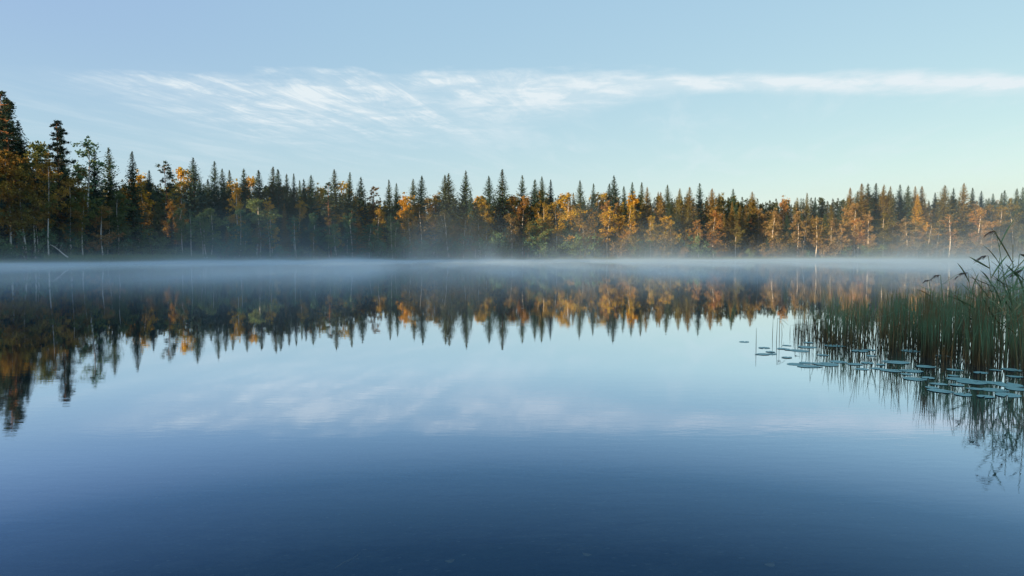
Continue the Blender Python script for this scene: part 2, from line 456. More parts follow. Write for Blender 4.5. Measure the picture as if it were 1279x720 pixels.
def shrub_geo(H, Rb, rng, nstem=6, n=60, size=.22):
    tr, cr = Geo(), Geo(); cent, rad = [], []
    for i in range(nstem):
        az = rng.uniform(0, 6.28); ln = rng.uniform(.3, 1) * Rb; h = H * rng.uniform(.6, 1)
        a = np.array([math.cos(az) * .15, math.sin(az) * .15, -.2]); tip = np.array([math.cos(az) * ln, math.sin(az) * ln, h])
        mid = a * .5 + tip * .5 + [0, 0, .15 * h]
        tr.tube(np.stack([a, mid, tip]), np.array([.05, .035, .012]), 5)
        for w in np.linspace(.25, 1.0, 5):
            p = (a * (1 - w) ** 2 + 2 * mid * w * (1 - w) + tip * w * w)
            cent.append(p + rng.normal(0, .25, 3)); rad.append(rng.uniform(.5, .9) * H / 4)
    cent = [c if c[2] > .3 else np.array([c[0], c[1], .3]) for c in cent]
    clump_crown(cr, cent, rad, n, size, rng, .85, .1)
    return tr, cr

PROTO = {}
def proto(key, geo, H, bark_m, leaf_m):
    tr, cr = geo
    me = tr.mesh(key + '_trunk', [bark_m, M_SPRUCEB], True)
    if hasattr(tr, 'split'):                     # the limbs have the dark bark of young wood
        idx = np.zeros(len(me.polygons), dtype=np.int32); idx[tr.split:] = 1; me.polygons.foreach_set('material_index', idx)
    PROTO.setdefault(key, []).append((H, me, cr.mesh(key + '_crown', [leaf_m])))
for s, (rb, rg, b) in enumerate([(5.0, .35, .03), (4.4, .32, .03), (5.8, .42, .04), (3.7, .38, .03), (4.8, .5, .06), (5.4, .4, .03), (4.2, .62, .10), (6.2, .5, .02), (3.4, .55, .05)]):
    proto('spruce', spruce_geo(22, rb, np.random.default_rng(100 + s), 1.4, rg, b, 1.1), 22, M_SPRUCEB, M_NEEDLE)
for s, (rb, b) in enumerate([(3.2, .42), (3.7, .36), (2.9, .46)]):
    proto('pine', pine_geo(20, rb, np.random.default_rng(200 + s), b, 30, 110, .32), 20, M_PINEB, M_NEEDLE)
for s, (rb, b) in enumerate([(5.0, .20), (5.6, .24)]):       # big dark shoreline pines with deep crowns
    proto('big_pine', pine_geo(26, rb, np.random.default_rng(230 + s), b, 110, 190, .30, True), 26, M_PINEB, M_NEEDLE)
for s, (rb, ln, b, sp, tw) in enumerate([(2.9, .02, .18, 0, False), (2.6, .05, .24, .1, False), (3.4, .03, .14, .0, False), (2.0, .02, .12, .0, False), (2.7, .06, .22, .1, True), (3.1, .04, .28, .1, False)]):
    proto('birch', birch_geo(15, rb, np.random.default_rng(300 + s), ln, b, 72, 125, .265, sp, tw), 15, M_BIRCH, M_LEAF)
for s in range(2):
    proto('thin_birch', birch_geo(16, 2.0, np.random.default_rng(340 + s), .03, .36, 44, 36, .26, .25, False), 16, M_BIRCH, M_LEAF)
for s in range(4):
    proto('shrub', shrub_geo(4, 1.9 + .3 * s, np.random.default_rng(400 + s)), 4, M_SPRUCEB, M_LEAF)
NAME = {'spruce': 'spruce_tree', 'pine': 'pine_tree', 'big_pine': 'pine_tree', 'birch': 'birch_tree', 'thin_birch': 'birch_tree', 'shrub': 'willow_shrub'}

# colours of foliage
GREEN_S = [(.046, .094, .062), (.058, .098, .054), (.044, .088, .066), (.068, .098, .052)]
GREEN_P = [(.034, .064, .042), (.040, .066, .038)]
GREEN_B = [(.10, .21, .115), (.13, .215, .10), (.16, .22, .085)]
GOLD = [(.50, .32, .04), (.45, .29, .04), (.52, .31, .035), (.38, .27, .045)]
ORANGE = [(.40, .22, .06), (.35, .20, .06), (.33, .20, .07)]
MOSS = [(.16, .18, .055), (.24, .18, .045), (.13, .17, .065), (.30, .19, .04), (.34, .21, .045)]
TAN = [(.29, .215, .10), (.26, .20, .10), (.31, .215, .09)]
OLIVE = [(.20, .155, .045), (.23, .165, .05), (.16, .145, .045)]  # on spruces, a sunlit tone painted into the needles
def colour(kind):
    c = random.choice({'green_s': GREEN_S, 'green_p': GREEN_P, 'green_b': GREEN_B, 'gold': GOLD, 'orange': ORANGE, 'olive': OLIVE, 'tan': TAN, 'moss': MOSS}[kind])
    k = random.uniform(.85, 1.15)
    return (c[0] * k, c[1] * k, c[2] * k, 1)

TREES = []
def tree(sp, px, top, off, tint, variant=None, wide=1.0, landmark=None, rz=None, tilt=0.0):
    """one tree whose tip stands at photo column px, row top, OFF metres behind the shore"""
    Y = shore_D(px) + off; X = px_x(px, Y)
    zb = float(ground_z(shore_d(X, Y))) - .05
    h = max(2.0, y_z(top, Y) - zb)
    v = PROTO[sp]; H, mt, mc = v[variant % len(v)] if variant is not None else random.choice(v)
    k = h / H
    o = empty(NAME[sp], (X, Y, zb), random.uniform(0, 6.28) if rz is None else rz)
    w = wide * (k ** .75)
    o.scale = (w * random.uniform(.88, 1.14), w * random.uniform(.88, 1.14), k)
    o.rotation_euler = (R(random.gauss(0, 1.1)), R(tilt + random.gauss(0, 1.1)), o.rotation_euler[2])
    if tint == 'olive' and px < 240: tint = 'moss'
    if tint == 'gold' and px > 880 and random.random() < .6: tint = 'tan'
    a = add('trunk', mt, o); c = add('crown', mc, o); c.color = colour(tint)
    TREES.append(dict(o=o, sp=sp, px=px, top=top, off=off, tint=tint, h=h, lm=landmark, Y=Y))
    return o

# ---- trees one can pick out in the photo: species, column, top row, metres behind the shore, tint, variant, width
LM = [
 ('big_pine', 1, 111, 9, 'green_p', 0, 1.0, 'the tallest dark left-end pine'), ('spruce', 8, 121, 12, 'green_s', 2, 1.0, None), ('spruce', -9, 116, 10, 'green_s', 5, 1.0, None), ('spruce', 29, 150, 9, 'green_s', 0, 1.0, None), ('spruce', 84, 176, 12, 'green_s', 2, .9, None), ('big_pine', 20, 137, 6, 'green_p', 1, 1.0, None),
 ('big_pine', 75, 150, 7, 'green_p', 0, .9, 'the broad pine above olive birches'), ('birch', 44, 178, 4, 'olive', 2, 1.15, None), ('birch', 14, 190, 3, 'olive', 0, 1.1, None),
 ('birch', 62, 196, 3, 'olive', 5, 1.1, None), ('birch', 32, 215, 2.5, 'olive', 1, 1.1, None), ('birch', 90, 222, 4, 'olive', 0, 1.0, None),
 ('thin_birch', 113, 170, 8, 'green_b', 0, 1.2, 'the tall thin-leaved birch'), ('spruce', 121, 186, 10, 'green_s', 1, .9, None), ('spruce', 141, 184, 12, 'green_s', 4, .9, None),
 ('birch', 128, 258, 3, 'orange', 2, 1.2, 'the low orange birch by grass'), ('spruce', 168, 189, 7, 'green_s', 3, 1.0, 'the slim spruce by the grassy bank'), ('birch', 156, 228, 12, 'gold', 3, 1.0, None),
 ('birch', 104, 232, 4, 'olive', 5, 1.0, None), ('birch', 148, 240, 5, 'olive', 1, 1.0, None),
 ('birch', 183, 216, 22, 'gold', 3, 1.0, None), ('spruce', 187, 213, 24, 'green_s', 0, .9, None), ('pine', 214, 203, 14, 'green_p', 0, .9, 'the lit bare-trunked pine'), ('birch', 231, 211, 24, 'gold', 2, 1.0, None),
 ('spruce', 246, 198, 16, 'green_s', 2, 1.0, 'the bushy brown spruce'), ('spruce', 268, 201, 18, 'green_s', 4, .9, None), ('spruce', 283, 211, 22, 'green_s', 0, .8, None), ('spruce', 291, 213, 20, 'green_s', 1, .9, None),
 ('birch', 299, 226, 12, 'gold', 3, 1.0, 'the bright yellow birch'), ('spruce', 307, 211, 20, 'green_s', 0, .9, None), ('spruce', 326, 213, 22, 'green_s', 1, .9, None), ('spruce', 340, 208, 24, 'green_s', 3, 1.0, None),
 ('spruce', 350, 212, 22, 'green_s', 1, .9, None), ('birch', 318, 222, 26, 'gold', 0, .9, None), ('spruce', 361, 217, 20, 'green_s', 0, .8, None), ('spruce', 369, 217, 22, 'green_s', 3, .9, None), ('spruce', 376, 226, 20, 'green_s', 1, .7, None),
 ('spruce', 384, 224, 24, 'green_s', 0, .8, None), ('spruce', 390, 219, 20, 'green_s', 5, 1.0, 'the twin-topped dark spruce'), ('birch', 399, 231, 24, 'gold', 3, .9, None), ('pine', 413, 228, 12, 'green_p', 2, .9, None),
 ('spruce', 421, 212, 18, 'green_s', 5, 1.0, 'the full golden-flanked spruce'), ('spruce', 434, 215, 20, 'green_s', 1, 1.0, None), ('birch', 429, 228, 28, 'gold', 0, .9, None), ('spruce', 451, 221, 18, 'green_s', 0, 1.0, None),
 ('pine', 466, 234, 22, 'orange', 1, .9, None), ('spruce', 487, 225, 20, 'green_s', 1, 1.0, None), ('spruce', 495, 229, 18, 'green_s', 0, .8, None), ('birch', 505, 243, 15, 'gold', 3, 1.2, 'the small glowing yellow birch'),
 ('spruce', 518, 224, 17, 'green_s', 2, .9, None), ('spruce', 524, 220, 18, 'green_s', 5, 1.0, 'the broad dark spruce'), ('birch', 541, 249, 20, 'gold', 0, .9, None), ('spruce', 556, 219, 18, 'green_s', 5, .9, None),
 ('spruce', 562, 217, 17, 'green_s', 2, 1.0, 'the thick pair of spruces'), ('spruce', 579, 213, 18, 'green_s', 0, 1.0, 'the pointed ragged-skirted spruce'), ('spruce', 589, 238, 12, 'green_s', 3, .9, None), ('birch', 601, 247, 20, 'gold', 2, 1.0, None),
 ('spruce', 612, 220, 18, 'green_s', 5, .9, None), ('birch', 607, 249, 14, 'gold', 3, 1.0, None), ('spruce', 628, 212, 18, 'green_s', 3, 1.15, 'the tallest needle-thin spire'), ('birch', 641, 245, 20, 'orange', 0, 1.0, None),
 ('birch', 652, 246, 16, 'orange', 2, 1.0, None), ('spruce', 653, 219, 22, 'green_s', 4, .8, None), ('spruce', 667, 224, 20, 'green_s', 0, .9, None), ('spruce', 678, 221, 20, 'green_s', 5, .9, 'the middle of three crowded spruces'),
 ('spruce', 688, 225, 22, 'green_s', 1, .9, None), ('birch', 706, 243, 6, 'gold', 2, 1.25, 'the big golden white-trunked birch'), ('spruce', 726, 226, 20, 'green_s', 5, .9, None), ('spruce', 739, 229, 20, 'green_s', 3, 1.0, None),
 ('birch', 745, 242, 22, 'gold', 0, 1.0, None), ('birch', 730, 262, 8, 'olive', 4, 1.0, None), ('spruce', 760, 230, 22, 'green_s', 1, .9, None), ('spruce', 769, 219, 20, 'green_s', 0, 1.05, 'the tallest spruce past the golden birch'),
 ('birch', 758, 260, 5, 'gold', 5, 1.25, None), ('spruce', 781, 233, 20, 'green_s', 3, 1.0, None), ('spruce', 788, 228, 22, 'green_s', 1, 1.0, None), ('birch', 792, 241, 15, 'gold', 3, 1.0, None), ('spruce', 800, 228, 22, 'green_s', 3, 1.0, None),
 ('spruce', 808, 234, 20, 'olive', 2, .8, None), ('birch', 812, 270, 4, 'gold', 1, 1.1, None), ('birch', 785, 276, 4, 'gold', 4, 1.0, None), ('birch', 838, 276, 4, 'gold', 0, 1.1, 'the low golden birch by the water'), ('spruce', 824, 240, 17, 'olive', 0, .9, None),
 ('spruce', 834, 231, 22, 'green_s', 5, .8, None), ('spruce', 846, 236, 18, 'olive', 2, .9, None), ('spruce', 858, 234, 17, 'olive', 0, 1.0, None), ('spruce', 873, 229, 20, 'green_s', 4, .95, 'the dark-topped lone spruce'), ('spruce', 886, 236, 18, 'olive', 5, .9, None),
 ('birch', 890, 261, 5, 'orange', 3, 1.4, 'the upright orange birch at the water'), ('birch', 872, 275, 4, 'orange', 1, 1.0, None), ('spruce', 915, 236, 20, 'green_s', 0, .8, None), ('spruce', 940, 240, 18, 'olive', 2, 1.0, None),
 ('spruce', 914, 252, 8, 'olive', 1, .9, None), ('birch', 963, 262, 5, 'gold', 3, 1.2, None), ('birch', 996, 262, 4, 'tan', 3, 1.3, 'the columnar gold birch'), ('thin_birch', 1019, 270, 3, 'olive', 0, 1.2, 'the thin white-stemmed birch pair'), ('thin_birch', 1026, 273, 4, 'olive', 1, 1.1, None),
 ('spruce', 1060, 235, 18, 'olive', 5, .9, None), ('birch', 1066, 255, 7, 'gold', 0, 1.1, None), ('birch', 1083, 266, 3, 'tan', 3, 1.3, None), ('birch', 1038, 274, 3, 'gold', 3, 1.2, None), ('birch', 1050, 280, 3, 'tan', 1, 1.0, None),
 ('spruce', 1075, 230, 18, 'olive', 5, 1.0, 'the first tall right-hand spruce'), ('spruce', 1084, 229, 20, 'green_s', 0, 1.0, None), ('spruce', 1091, 229, 22, 'green_s', 3, 1.1, None), ('spruce', 1099, 231, 18, 'olive', 2, .9, None), ('spruce', 1107, 233, 18, 'olive', 0, .9, None),
 ('spruce', 1120, 231, 22, 'green_s', 4, .9, None), ('spruce', 1130, 232, 20, 'green_s', 2, .9, None), ('spruce', 1142, 233, 20, 'olive', 0, .9, None), ('spruce', 1149, 233, 22, 'olive', 5, .9, None), ('spruce', 1143, 243, 10, 'gold', 1, 1.0, 'the small lit gap-side spruce'),
 ('spruce', 1166, 241, 26, 'green_s', 1, .9, None), ('spruce', 1176, 232, 12, 'olive', 2, 1.05, 'the broad glowing spruce'), ('spruce', 1188, 235, 16, 'green_s', 0, .9, None), ('spruce', 1201, 229, 12, 'olive', 5, 1.15, 'the broadest lit spruce'), ('spruce', 1211, 235, 18, 'green_s', 1, .9, None),
 ('spruce', 1222, 239, 22, 'green_s', 2, .8, None), ('spruce', 1237, 242, 24, 'green_s', 0, .9, None), ('spruce', 1248, 241, 22, 'green_s', 3, 1.0, None), ('spruce', 1254, 238, 22, 'green_s', 1, 1.0, None), ('spruce', 1265, 236, 20, 'green_s', 5, .9, None), ('spruce', 1275, 234, 20, 'green_s', 0, 1.0, None),
 ('birch', 1132, 272, 3, 'gold', 3, 1.1, 'the slim golden white-stemmed birch'), ('thin_birch', 1185, 268, 3, 'orange', 1, 1.5, 'the forked rusty-leaved birch'), ('birch', 1220, 262, 6, 'orange', 2, 1.3, 'the wide rusty birch above reeds'), ('birch', 1246, 258, 8, 'olive', 0, 1.1, None),
 ('birch', 1264, 250, 9, 'olive', 5, 1.1, None), ('thin_birch', 1145, 276, 4, 'olive', 0, 1.0, None), ('thin_birch', 1158, 279, 3, 'olive', 1, 1.0, None), ('thin_birch', 1170, 277, 4, 'olive', 0, 1.0, None),
 ('birch', 600, 262, 5, 'olive', 1, 1.1, None), ('birch', 579, 270, 4, 'olive', 5, 1.1, None), ('birch', 560, 266, 5, 'olive', 4, 1.0, None), ('birch', 640, 268, 4, 'olive', 0, 1.0, None), ('birch', 660, 275, 4, 'olive', 3, 1.1, None), ('birch', 675, 274, 4, 'olive', 3, 1.1, None),
 ('birch', 440, 268, 4, 'green_b', 3, 1.2, None), ('thin_birch', 490, 268, 3, 'green_b', 0, 1.1, None), ('birch', 512, 262, 5, 'olive', 3, 1.1, None), ('thin_birch', 240, 262, 3, 'green_b', 1, 1.0, None), ('birch', 258, 266, 4, 'green_b', 1, 1.0, None), ('birch', 302, 262, 5, 'green_b', 0, 1.0, None),
 ('birch', 322, 250, 7, 'green_b', 2, 1.2, None), ('thin_birch', 370, 270, 3, 'green_b', 0, 1.0, None), ('thin_birch', 368, 276, 4, 'olive', 1, 1.0, None), ('birch', 392, 290, 3, 'olive', 3, 1.0, None), ('birch', 420, 280, 3, 'green_b', 1, 1.0, None),
]
for sp, px, top, off, tint, var, wide, lm in LM:
    tree(sp, px, top, off, tint, var, wide * (random.uniform(.9, 1.3) if 'pine' not in sp else .9), lm)

CANOPY = ([-60, 0, 60, 100, 150, 200, 250, 300, 350, 400, 450, 500, 550, 600, 650, 700, 750, 800, 850, 900, 950, 1000, 1050, 1100, 1150, 1200, 1279, 1340],
          [150, 155, 190, 208, 226, 226, 226, 229, 227, 236, 240, 247, 245, 245, 242, 242, 245, 242, 243, 243, 244, 244, 243, 238, 244, 246, 245, 245])
def canopy(px): return float(np.interp(px, *CANOPY))
def tint_for(px, sp, front):
    g = random.random()
    if sp in ('spruce', 'pine', 'big_pine'):
        return ('olive' if g < (.35 if px < 780 else .5) else 'green_s') if sp == 'spruce' else 'green_p'  # olive spruces: warm sunlight put into the needle colour
    if px < 240: return 'olive' if g < .5 else 'green_b'
    if px < 560: return 'green_b' if (g < .8 and front) else ('gold' if g < .75 else ('green_b' if g < .9 else 'olive'))
    if px < 760: return random.choice(['olive', 'green_b']) if (g < .7 and front) else ('gold' if g < .85 else 'orange')
    if px > 880: return 'tan' if g < .5 else ('orange' if g < .65 else ('gold' if g < .75 else 'olive'))
    return 'gold' if g < .45 else ('orange' if g < .65 else 'olive')

# back row, middle row, front row, shoreline shrubs
def fill(step, off0, off1, lo, hi, mixture, front=False):
    px = -24.0
    while px < 1310:
        px += step * random.uniform(.6, 1.4) * (200 / shore_D(px)) ** .5
        sp = random.choices(list(mixture), weights=list(mixture.values()))[0]
        if px > 800 and not front and sp != 'spruce' and random.random() < .75: sp = 'spruce'
        top = canopy(px) + random.uniform(lo, hi) * (1.0 if px > 200 else 1.5)
        tree(sp, px, min(top, 306), random.uniform(off0, off1), tint_for(px, sp, front), None, random.uniform(.95, 1.2) * (1.15 if front else 1))
fill(13, 24, 34, -3, 12, {'spruce': 6, 'birch': 5})
fill(13.5, 11, 19, 8, 30, {'spruce': 5, 'birch': 3, 'pine': 1})
fill(15, 4, 8, 26, 56, {'birch': 5, 'spruce': 2, 'thin_birch': 1}, True)
px = -15.0
while px < 1300:
    px += random.uniform(9, 19)
    Y = shore_D(px)
    on_bank = 60 < px < 262
    tree('shrub', px, y_z(0, 1) * 0 + (327 - random.uniform(12, 42 if px < 240 else 36)), random.uniform(4.5, 6) if on_bank else random.uniform(1.2, 3.5), 'green_b' if px < 760 else random.choice(['olive', 'tan', 'green_b']), None, random.uniform(1.0, 1.5))

# ------------------------------------------------------------------ woods that read as one mass: behind the rows, and down the left shore outside the frame
def mass(name, spots, kinds=('spruce', 'pine', 'birch')):
    m = leaf_material(name + '_foliage', .1, .4)
    g = Geo(); b = Geo()
    lite = {'spruce': [spruce_geo(22, 3.6, np.random.default_rng(500 + i), .62, .3, .02, 1.8) for i in range(3)],
            'pine': [pine_geo(22, 3.0, np.random.default_rng(520 + i), .35, 18, 30, .55) for i in range(2)],
            'birch': [birch_geo(18, 3.4, np.random.default_rng(540 + i), .02, .06, 50, 26, .55) for i in range(2)]}
    for k in lite:
        lite[k] = [(np.concatenate(t.V), np.concatenate(t.F), np.concatenate(c.V), np.concatenate(c.F)) for t, c in lite[k]]
    for X, Y, z, h, sp in spots:
        tv, tf, cv, cf = random.choice(lite[sp]); H = cv[:, 2].max()
        a = random.uniform(0, 6.28); k = h / H; w = k ** .8 * random.uniform(.9, 1.2)
        M = np.array([[math.cos(a) * w, -math.sin(a) * w, 0], [math.sin(a) * w, math.cos(a) * w, 0], [0, 0, k]])
        b.put(tv @ M.T + (X, Y, z), tf); g.put(cv @ M.T + (X, Y, z), cf)
    n_b = sum(len(f) for f in b.F)
    b.put(np.concatenate(g.V), np.concatenate(g.F))
    me = b.mesh(name, [M_SPRUCEB, m])
    idx = np.ones(len(me.polygons), dtype=np.int32); idx[:n_b] = 0
    me.polygons.foreach_set('material_index', idx)
    o = add(name, me); o.color = (.040, .058, .026, 1)
    return o

spots = []
for row, (o0, o1, dz) in enumerate([(31, 37, 7), (39, 46, 10), (48, 60, 12), (62, 85, 14)]):
    px = -90.0
    while px < 1400:
        px += random.uniform(5, 10)
        Y = shore_D(px) + random.uniform(o0, o1); X = px_x(px, Y); z = float(ground_z(shore_d(X, Y)))
        top = canopy(px) + random.uniform(2, dz + 4) + (28 if px < 140 else 0)
        spots.append((X, Y, z, max(8, y_z(top, Y) - z), random.choice(['spruce'] * 7 + ['birch'])))
props(mass('forest', spots), 'dense dark forest rising behind the trees along the far shore', 'forest', kind='stuff')

spots = []
left = [(-108, 92), (-112, 75), (-117, 40), (-98, -6), (-62, -17), (-38, -28), (-16, -36)]
lp = np.array(left, float); seg = np.linalg.norm(np.diff(lp, axis=0), axis=1).cumsum(); seg = np.concatenate([[0], seg])
for row in range(6):
    s = 0.0
    while s < seg[-1]:
        s += random.uniform(3.2, 5.2)
        x = np.interp(s, seg, lp[:, 0]); y = np.interp(s, seg, lp[:, 1])
        dvec = np.array([x - CX, y - CY]); dvec /= np.linalg.norm(dvec)
        x += dvec[0] * (row * 6.5 + random.uniform(0, 5)); y += dvec[1] * (row * 6.5 + random.uniform(0, 5))
        z = float(ground_z(shore_d(x, y)))
        spots.append((x, y, z, (random.uniform(22, 27) if y > 55 else random.uniform(18, 23)), random.choice(['spruce', 'spruce', 'pine', 'birch'])))
props(mass('woods', spots), 'tall forest along the near left shore that shades the lake', 'forest', kind='stuff')

# ------------------------------------------------------------------ shore grass
def build_grass():
    m, t = material('shore_grass')
    g = t.new('ShaderNodeNewGeometry')
    c = t.mix(g.outputs['Random Per Island'], (.10, .20, .10, 1), (.24, .25, .10, 1))
    out(t, principled(t, c, .8, .2))
    G = Geo(); n = 0
    P, Hh = [], []
    for px in np.arange(-20, 1310, .09):
        bank = 55 < px < 270
        k = 5 if bank else 1
        for q in range(k):
            p = px + random.uniform(0, .3)
            off = random.uniform(-.6, 4.0) if bank else random.uniform(-.3, 1.4)
            Y = shore_D(p) + off; X = px_x(p, Y); z = float(ground_z(shore_d(X, Y)))
            if z < -.15: continue
            P.append((X, Y, z)); Hh.append(random.uniform(.6, 1.25) if bank else random.uniform(.3, .8))
    P = np.array(P); Hh = np.array(Hh); k = len(P)
    a = RNG.uniform(0, 6.28, k); s = np.stack([np.cos(a), np.sin(a), np.zeros(k)], 1)
    tip = P + np.stack([RNG.normal(0, .18, k), RNG.normal(0, .18, k), Hh], 1)
    w = RNG.uniform(.02, .06, k)[:, None]
    V = np.stack([P - s * w, P + s * w, tip + s * w * .2, tip - s * w * .2], 1)
    G.put(V.reshape(-1, 3), np.arange(k * 4).reshape(k, 4))
    props(add('grass', G.mesh('grass', [m])), 'tall sedge and grass fringing the far shore and the grassy bank', 'grass', kind='stuff')
build_grass()

# ------------------------------------------------------------------ mist over the lake
def build_mist():
    m, t = material('morning_mist')
    g = t.new('ShaderNodeNewGeometry'); sp = t.new('ShaderNodeSeparateXYZ'); t.link(g.outputs['Position'], sp.inputs[0])
    x, y, z = sp.outputs
    low = t.math('EXPONENT', t.math('MULTIPLY', z, -1 / .15))
    mid = t.math('EXPONENT', t.math('MULTIPLY', z, -1 / .48))
    high = t.math('EXPONENT', t.math('MULTIPLY', z, -1 / 4.5))
    q = t.math('SUBTRACT', y, t.math('ADD', 178, t.math('MULTIPLY', x, .5)))
    def patch(sx, sy, sz, lo, hi, det=3, off=0.0):
        mp = t.new('ShaderNodeMapping'); t.link(g.outputs['Position'], mp.inputs[0]); mp.inputs['Scale'].default_value = (sx, sy, sz); mp.inputs['Location'].default_value = (off, off, 0)
        return t.smooth(t.noise(mp.outputs[0], 1.0, det, .58, 2.1, .3), lo, hi)
    streak = patch(.075, .012, .10, .36, .64)
    puff = patch(.15, .014, .16, .40, .66, 4, 7.0)
    plume = patch(.06, .014, .045, .42, .68, 4, 3.0)
    far = t.smooth(q, -95, -10)
    edge = t.smooth(q, -62, -4)
    wisp = t.math('MULTIPLY', t.math('MULTIPLY', streak, streak), puff)
    out_ = t.math('MULTIPLY', t.smooth(y, 17, 55), .17)
    a = t.math('MULTIPLY', t.math('MULTIPLY', low, t.math('ADD', .16, t.math('MULTIPLY', streak, 1.15))), t.math('MULTIPLY', t.math('ADD', edge, out_), MIST_LOW))
    c_ = t.math('MULTIPLY', t.math('MULTIPLY', mid, wisp), t.math('MULTIPLY', t.math('ADD', far, t.math('MULTIPLY', out_, 3.0)), MIST_MID))
    shore = t.smooth(q, -75, -15)
    b = t.math('MULTIPLY', t.math('MULTIPLY', t.math('MULTIPLY', high, t.math('ADD', .08, t.math('MULTIPLY', plume, 2.2))), t.math('MULTIPLY', shore, t.math('ADD', 1.0, t.math('MULTIPLY', t.smooth(x, 20, 150), .8)))), MIST_HIGH)
    air = t.math('MULTIPLY', t.math('MULTIPLY', t.math('EXPONENT', t.math('MULTIPLY', z, -1 / 14.0)), t.smooth(x, 55, 165)), t.math('MULTIPLY', t.smooth(q, -110, -30), .0062))
    veil = t.math('MULTIPLY', t.math('MULTIPLY', t.math('EXPONENT', t.math('MULTIPLY', z, -1 / 1.2)), t.math('ADD', .35, puff)), t.math('MULTIPLY', t.smooth(y, 16, 45), t.math('ADD', .0045, t.math('MULTIPLY', t.smooth(x, -30, 80), .0045))))
    d = t.math('ADD', t.math('ADD', t.math('ADD', t.math('ADD', a, c_), b), air), veil)
    v = t.new('ShaderNodeVolumePrincipled')
    v.inputs['Color'].default_value = (.76, .94, 1.0, 1); v.inputs['Anisotropy'].default_value = 0.4
    t.link(d, v.inputs['Density'])
    out(t, vol=v.outputs[0])
    m.cycles.volume_step_rate = .3
    x0, x1, y0, y1, z0, z1 = -175, 290, 15.5, 268, .02, 26
    V = [(x, y, z) for z in (z0, z1) for x, y in ((x0, y0), (x1, y0), (x1, y1), (x0, y1))]
    me = np_mesh('mist', V, [(3, 2, 1, 0), (4, 5, 6, 7), (0, 1, 5, 4), (1, 2, 6, 5), (2, 3, 7, 6), (3, 0, 4, 7)], [m])
    props(add('mist', me), 'white morning mist lying on the lake before the far shore', 'mist', kind='stuff')
MIST_LOW, MIST_MID, MIST_HIGH = .34, .10, .010
build_mist()

# ------------------------------------------------------------------ reeds and lily pads near the camera
def reed_material(name, low, high, dead):
    m, t = material(name)
    tc = t.new('ShaderNodeTexCoord'); sp = t.new('ShaderNodeSeparateXYZ'); t.link(tc.outputs['Object'], sp.inputs[0])
    g = t.new('ShaderNodeNewGeometry'); r = g.outputs['Random Per Island']
    c = t.mix(t.smooth(t.math('ADD', sp.outputs[2], t.math('MULTIPLY', r, .25)), .15, .55), (*low, 1), (*high, 1))
    c = t.mix(t.smooth(t.noise(g.outputs['Position'], 1.6, 3, .6), .50, .66), c, (*dead, 1))
    c = t.mix(t.math('MULTIPLY', t.math('GREATER_THAN', r, .86), .8), c, (*dead, 1))
    out(t, principled(t, c, .55, .35))
    return m
M_RUSH = reed_material('bulrush_green', (.12, .095, .045), (.20, .32, .165), (.28, .19, .08))
M_REED = reed_material('reed_green', (.18, .19, .08), (.17, .27, .125), (.29, .24, .09))
M_DRY = bark('dry_reed', (.22, .12, .035), (.34, .19, .06), 14, 6)
M_PLUME = bark('reed_plume', (.07, .045, .04), (.13, .09, .07), 20, 20)
def pad_material():
    m, t = material('lily_pad_leaf')
    g = t.new('ShaderNodeNewGeometry'); oi = t.new('ShaderNodeObjectInfo')
    n = t.noise(g.outputs['Position'], 14, 4, .6)
    c = t.mix(t.math('MULTIPLY', t.math('ADD', n, oi.outputs['Random']), .5), (.16, .34, .30, 1), (.26, .46, .41, 1))
    c = t.mix(t.smooth(n, .66, .72), c, (.16, .12, .04, 1))
    b = t.new('ShaderNodeBump'); b.inputs['Strength'].default_value = .5; b.inputs['Distance'].default_value = .004; t.link(n, b.inputs['Height'])
    out(t, principled(t, c, .55, .5, b.outputs[0]))
    return m
M_PAD = pad_material()

def stem_pts(base, h, lean, az, curve, n=5):
    f = np.linspace(0, 1, n)
    off = (lean * f + curve * f ** 2.5) * h
    return np.stack([base[0] + np.cos(az) * off, base[1] + np.sin(az) * off, base[2] + h * f], 1)

def blade(g, a, b, w, sag=.1, n=6, twist=.0):
    """a leaf blade from a to b, width w, drooping by sag"""
    a = np.array(a, float); b = np.array(b, float)
    f = np.linspace(0, 1, n)[:, None]
    p = a + (b - a) * f; p[:, 2] += (sag * np.linalg.norm(b - a) * 4 * f * (1 - f))[:, 0]
    d = unit(b - a); s = np.cross(d, [0, 0, 1.0]); s = unit(s) if np.linalg.norm(s) > .1 else np.array([1.0, 0, 0])
    u = np.cross(s, d); s = s * math.cos(twist) + u * math.sin(twist)
    wid = (w * np.sin(np.pi * (np.linspace(.12, 1, n))) ** .7)[:, None]; wid[-1] = .0008
    V = np.concatenate([p - s * wid / 2, p + s * wid / 2]); k = n
    g.put(V, [(i, i + 1, k + i + 1, k + i) for i in range(n - 1)])

